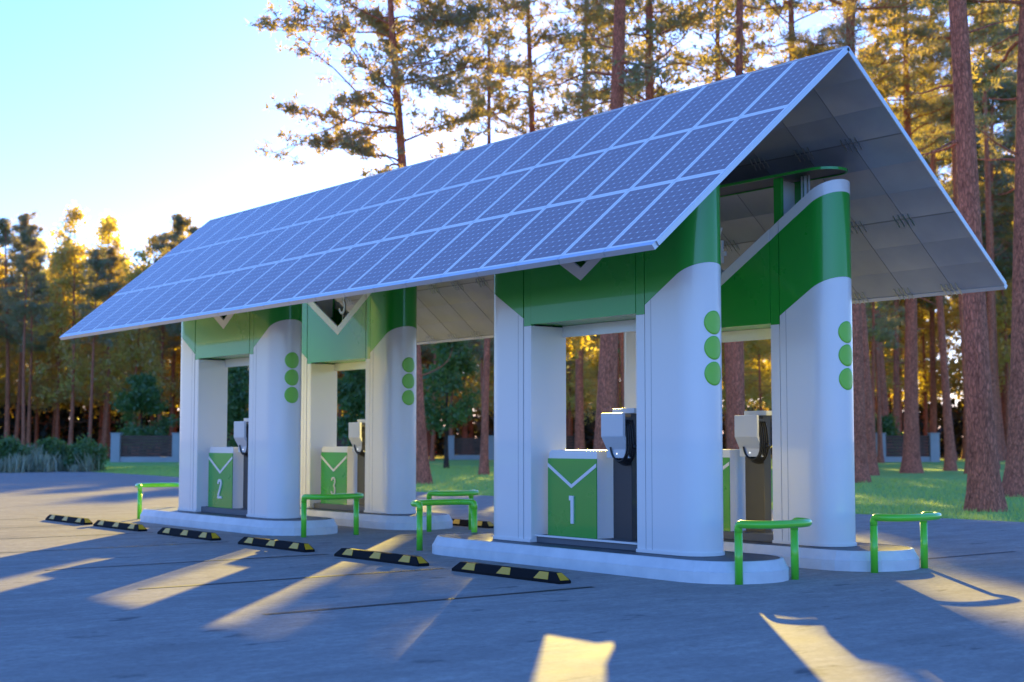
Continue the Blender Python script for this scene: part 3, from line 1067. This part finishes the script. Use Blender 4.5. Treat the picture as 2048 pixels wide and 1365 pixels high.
# pines one can point to
put_tree('pine_tree', pine_parts(11, 24, 9.2, .25, leanv(-.062), 5.6, 70, .75, K=10, ln=.24, wd=.034, sub=5, snags=6, cl=(3, 6)), spot(845, 48),
         'tall loose pine against the bright sky, its base left of booth 1')
put_tree('pine_tree', pine_parts(12, 25, 12, .30, leanv(-.037), 4.6, 46, .8, K=7, ln=.26, wd=.04, cl=(2, 5), snags=9), spot(1966, 31.2),
         'big red-barked pine on the lawn, nearest trunk right of the roof')
put_tree('pine_tree', pine_parts(13, 26, 12, .37, leanv(.03), 4.6, 46, .8, K=7, ln=.26, wd=.04, cl=(2, 5), snags=8), spot(2036, 39.5),
         'thick red-barked pine cut off by the right edge of the photo')
put_tree('pine_tree', pine_parts(14, 25, 11, .36, leanv(.004), 4.6, 46, .8, snags=8), spot(1820, 66), 'red pine on the lawn whose trunk stands before the stone fence post')
put_tree('pine_tree', pine_parts(15, 26, 14, .33, leanv(-.003), 4.4, 44, .8), spot(1711, 51), 'red pine whose trunk rises right beside the white rear column')
put_tree('pine_tree', pine_parts(16, 29, 12.8, .27, leanv(.012), 5.2, 52, .62, K=7, ln=.26, wd=.04, cl=(2, 5), snags=6), spot(1300, 52), 'tall dark pine rising straight above the middle of the roof')
put_tree('pine_tree', pine_parts(17, 28, 12.5, .34, leanv(.05), 4.8, 46, .6, K=7, ln=.26, wd=.04, cl=(2, 5), snags=7), spot(1205, 44), 'thick pine trunk framed in the opening above cabinet 1')
put_tree('pine_tree', pine_parts(18, 28, 12.5, .22, leanv(.004), 4.8, 46, .6, K=7, ln=.26, wd=.04, cl=(2, 5)), spot(1478, 47), 'pine trunk framed between the columns of booths 1 and 4')
put_tree('pine_tree', pine_parts(19, 27, 14, .26, leanv(-.008), 5.2, 64, .7, K=7, ln=.26, wd=.04, cl=(2, 5)), spot(1075, 62), 'dark bushy pine crown above the roof, right of the loose pine')
put_tree('pine_tree', pine_parts(20, 24, 14.5, .17, leanv(.0), 4.2, 46, .62, K=7, ln=.26, wd=.04, cl=(2, 5)), spot(968, 60), 'pine with a slim trunk seen just left of the nearest booth')
put_tree('pine_tree', pine_parts(21, 29, 15, .26, leanv(-.01), 5.0, 52, .65, K=7, ln=.26, wd=.04, cl=(2, 5)), spot(1600, 58), 'dense pine crown behind the near gable end')

put_tree('autumn_tree', pine_parts(22, 14, 5, .12, leanv(.0), 1.5, 40, .7, K=5, ln=.28, wd=.13, sub=3, snags=2, seg=7, foliage='autumn'), spot(1118, 62), 'slim yellow-leaved tree behind the roof, straight above booth 1')
# forest kinds
kinds_pine = [pine_parts(100 + i, 18 + 1.2 * i, 8.6 + .9 * i, .22, leanv((-.03, .02, .0, .035, -.01)[i]), 3.1, 50, .6, K=6, ln=.30, wd=.042, sub=4, snags=9, seg=7, cl=(2, 5)) for i in range(5)]
kinds_gold = [pine_parts(200 + i, 13 + 1.5 * i, 2.8 + .5 * i, .15, leanv((.02, -.02, .0)[i]), 2.7, 38, .6, K=5, ln=.26, wd=.12, sub=4, snags=4, seg=7, foliage='autumn', cl=(2, 5)) for i in range(3)]
kinds_tall = [pine_parts(300 + i, 28 + i, 15.6 + .5 * i, .24, leanv((-.01, .015, .0)[i]), 4.6, 52, .55, K=7, ln=.26, wd=.04, sub=5, snags=8, seg=8, cl=(2, 5)) for i in range(3)]
rng = random.Random(77)
placed = []
def free(p, dmin):
    for q in placed:
        if (p - q).length < dmin: return False
    placed.append(p); return True
def forest(px0, px1, d0, d1, n, hmin, hmax, gold, lab_p, lab_g, grp, cap=None, dmin=3.2, tries=4000):
    k = 0
    while k < n and tries > 0:
        tries -= 1
        d = math.sqrt(rng.uniform(d0 * d0, d1 * d1))
        px = rng.uniform(px0, px1)
        p = spot(px, d)
        if not free(p, dmin): continue
        h = rng.uniform(hmin, hmax)
        if cap: h = min(h, cap(d) * rng.uniform(.8, 1.0))
        g = rng.random() < gold * (.45 if d < d0 + .3 * (d1 - d0) else 1.5)
        if g:
            i = rng.randrange(3); base = 13 + 1.5 * i; mm = kinds_gold[i]
        else:
            i = rng.randrange(5); base = 18 + 1.2 * i; mm = kinds_pine[i]
        o = put_tree('autumn_tree' if g else 'pine_tree', mm, p, lab_g if g else lab_p, 'tree', grp + (' (yellow leaved)' if g else ''), rng.uniform(0, 6.28) if False else rng.uniform(-.6, .6), h / base)
        k += 1
forest(-160, 425, 106, 165, 78, 15, 20.5, .75, 'slender pine in the left-hand forest behind the low hedge', 'yellow-leaved tree among the left-hand forest pines', 'trees of the forest left of the roof', cap=lambda d: 1.44 + .170 * d)
forest(425, 860, 112, 140, 52, 15, 20, .7, 'pine of the forest showing under the left half of the roof', 'yellow-leaved tree showing under the left half of the roof', 'trees of the forest under the left half of the roof', cap=lambda d: 1.44 + .150 * d)
forest(860, 1720, 78, 165, 64, 12, 26, .6, 'pine of the forest seen between and above the booths', 'yellow-leaved tree of the forest seen between the booths', 'trees of the forest behind the booths', cap=lambda d: .185 * (d - 17))
forest(1285, 1760, 66, 100, 19, 13, 24, .35, 'loose pine standing in front of the forest behind booth 1', 'loose yellow-leaved tree in front of the forest behind booth 1', 'loose trees close behind the booths', cap=lambda d: .25 * (d - 17))
forest(1720, 2250, 103, 165, 52, 17, 27, .5, 'pine of the right-hand forest behind the planked fence', 'yellow-leaved tree of the right-hand forest behind the fence', 'trees of the forest right of the roof')

k = 0
for _ in range(400):
    if k >= 9: break
    p = spot(1140 + 860 * rng.random(), rng.uniform(60, 78))
    if not free(p, 4.5): continue
    i = rng.randrange(3)
    put_tree('pine_tree', kinds_tall[i], p, 'tall pine with a high airy crown above the roof, behind the booths', 'tree', 'tall pines rising above the roof', rng.uniform(-.6, .6), rng.uniform(.95, 1.1))
    k += 1

k = 0
for _ in range(400):
    if k >= 9: break
    p = spot(1730 + 400 * rng.random(), rng.uniform(103, 124))
    if not free(p, 2.3): continue
    i = rng.randrange(5)
    put_tree('pine_tree', kinds_pine[i], p, 'pine with gold and dark green tufts behind the right end of the roof', 'tree', 'pines filling the gap right of the gable', rng.uniform(-.6, .6), rng.uniform(1.35, 1.65))
    k += 1

# smaller broadleaf trees
def bush_tree(seed, H, Hc, spread, dens, r0=.10, K=9, sp=.20, sz=.11, fol='leaf'):
    return pine_parts(seed, H, Hc, r0, (0, 0), spread, 30, dens, K=K, ln=sp, wd=sz, sub=4, snags=0, cl=(2, 4), foliage=fol, wob=.08, seg=8, upturn=.8, bark='bark_dark')
put_tree('broadleaf_tree', bush_tree(31, 5.6, 1.0, 2.7, 1.), spot(283, 104), 'round dark green tree behind the short fence, left of booth 2')
put_tree('broadleaf_tree', bush_tree(32, 6.8, 2.0, 2.6, .62, .11), spot(893, 74), 'green tree with a dark forked trunk between booths 3 and 1')
put_tree('broadleaf_tree', bush_tree(33, 5.4, .8, 2.1, 1.), spot(480, 88), 'dark green tree framed in the opening above cabinet 2')
put_tree('broadleaf_tree', bush_tree(34, 6.0, .9, 2.2, 1.), spot(708, 84), 'dark green tree in the narrow opening of booth 3')
put_tree('broadleaf_tree', bush_tree(35, 3.0, .3, 1.3, 1.), spot(1768, 104), 'low green bush behind the right-hand fence')

for i, (px, d, lab) in enumerate(((22, 69, 'low leafy shrub among the pale grasses at the left edge'), (112, 70, 'low rounded shrub in the middle of the grass bed'), (176, 68.5, 'low shrub at the right end of the grass bed'))):
    put_tree('shrub', pine_parts(50 + i, 1.25 - .1 * i, .12, .03, (0, 0), 1.1, 30, .8, K=8, ln=.10, wd=.07, sub=4, snags=0, foliage='leaf', wob=.03, seg=7, upturn=.6, bark='bark_dark', cl=(2, 4)), spot(px, d), lab, 'shrub')

# planted bed at the left edge of the lot
rs = np.random.RandomState(5)
cen, hh, sprd = [], [], []
for _ in range(330):
    p = spot(rs.uniform(-140, 186), rs.uniform(66.5, 82))
    hc = rs.uniform(.3, 1.05) * (1.15 if rs.rand() < .25 else .9)
    nb_ = int(rs.randint(40, 90))
    q = rs.normal(0, .26, (nb_, 2)) * hc + (p.x, p.y)
    cen.append(np.concatenate([q, np.zeros((nb_, 1))], 1)); hh.append(np.full(nb_, hc) * rs.uniform(.5, 1.15, nb_))
cen = np.concatenate(cen); hh = np.concatenate(hh)
nn = len(cen)
tip = cen + np.stack([rs.normal(0, .24, nn) * hh, rs.normal(0, .24, nn) * hh, hh], 1)
mid_ = (cen + tip) / 2 + np.stack([rs.normal(0, .05, nn), rs.normal(0, .05, nn), .08 * hh], 1)
sd = unit(np.stack([rs.normal(0, 1, nn), rs.normal(0, 1, nn), np.zeros(nn)], 1)) * rs.uniform(.012, .04, (nn, 1))
V = np.concatenate([np.stack([cen - sd * .5, cen + sd * .5, mid_ + sd, mid_ - sd], 1), np.stack([mid_ - sd, mid_ + sd, tip + sd * .3, tip - sd * .3], 1)]).reshape(-1, 3)
tag(link('ornamental_grass', mesh_np('ornamental_grass', V, np.arange(len(V)).reshape(-1, 4), M['reed'], 4)), 'tall pale ornamental grasses in a bed beyond the lot', 'grass', kind='stuff')

# mown grass blades near the paving edge
n = 70000
s_ = rs.uniform(-34, 40, n)
f_ = rs.uniform(0, 1, n) ** 1.5
pts = []
fx0 = rs.uniform(-75, -8, n)
yy = np.interp(-fx0, [8, 14.2, 30.2, 40, 51.5, 64.5, 75], [22.5, 22.5, 22.2, 22.7, 23.8, 24.7, 24.7]) + .04 + f_ * 22
cen = np.stack([fx0, yy, np.full(n, -.03)], 1)
tip = cen + np.stack([rs.normal(0, .03, n), rs.normal(0, .03, n), rs.uniform(.05, .12, n)], 1)
sd = unit(np.stack([rs.normal(0, 1, n), rs.normal(0, 1, n), np.zeros(n)], 1)) * .012
V = np.stack([cen - sd, cen + sd, tip], 1).reshape(-1, 3)
tag(link('grass', mesh_np('grass', V, np.arange(len(V)).reshape(-1, 3), M['blade'])), 'short green blades of the mown lawn along the paving', 'grass', kind='stuff')

# undergrowth far inside the forest
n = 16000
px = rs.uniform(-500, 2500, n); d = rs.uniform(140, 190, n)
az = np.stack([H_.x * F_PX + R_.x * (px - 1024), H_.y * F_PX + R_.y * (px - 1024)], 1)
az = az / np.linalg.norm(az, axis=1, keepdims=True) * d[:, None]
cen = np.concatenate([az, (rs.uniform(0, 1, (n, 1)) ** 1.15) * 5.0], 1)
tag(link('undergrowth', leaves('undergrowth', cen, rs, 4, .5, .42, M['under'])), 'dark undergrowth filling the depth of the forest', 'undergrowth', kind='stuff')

# ---------------------------------------------------------------- plank fences with stone posts
def fence(px, d, wd, label, posts=(0, 1), hgt=1.85):
    c = spot(px, d)
    rz = math.atan2(R_.y, R_.x)
    o = empty('plank_fence', c, label, 'fence', 'plank fences at the edge of the forest', rz)
    for s in posts:
        x = -wd / 2 if s == 0 else wd / 2
        b = B().box((x - .3, -.3, -.05), (x + .3, .3, hgt)); b.box((x - .34, -.34, hgt), (x + .34, .34, hgt + .07))
        b.build('stone_post', M['stone'], o)
    b = B().box((-wd / 2 + .3, -.2, -.05), (wd / 2 - .3, .2, .32))
    b.build('plinth', M['stone'], o)
    b = B()
    nP = 7
    for i in range(nP):
        z0 = .34 + i * (hgt - .42) / nP
        b.box((-wd / 2 + .3, -.03, z0), (wd / 2 - .3, .03, z0 + (hgt - .42) / nP - .03))
    b.build('plank_panel', M['wood'], o)
fence(296, 98, 4.1, 'short planked fence with grey posts left of booth 2')
fence(941, 106, 3.0, 'planked fence behind the green tree between the booths', hgt=1.7)
fence(1118, 106, 3.0, 'planked fence showing through the opening of booth 1')
fence(1812, 99, 3.6, 'planked fence with grey posts right of the rear booth')
fence(1690, 101, 4.4, 'planked fence just behind the white rear column', (0,))
fence(600, 106, 12, 'long planked fence mostly hidden by booths 2 and 3')
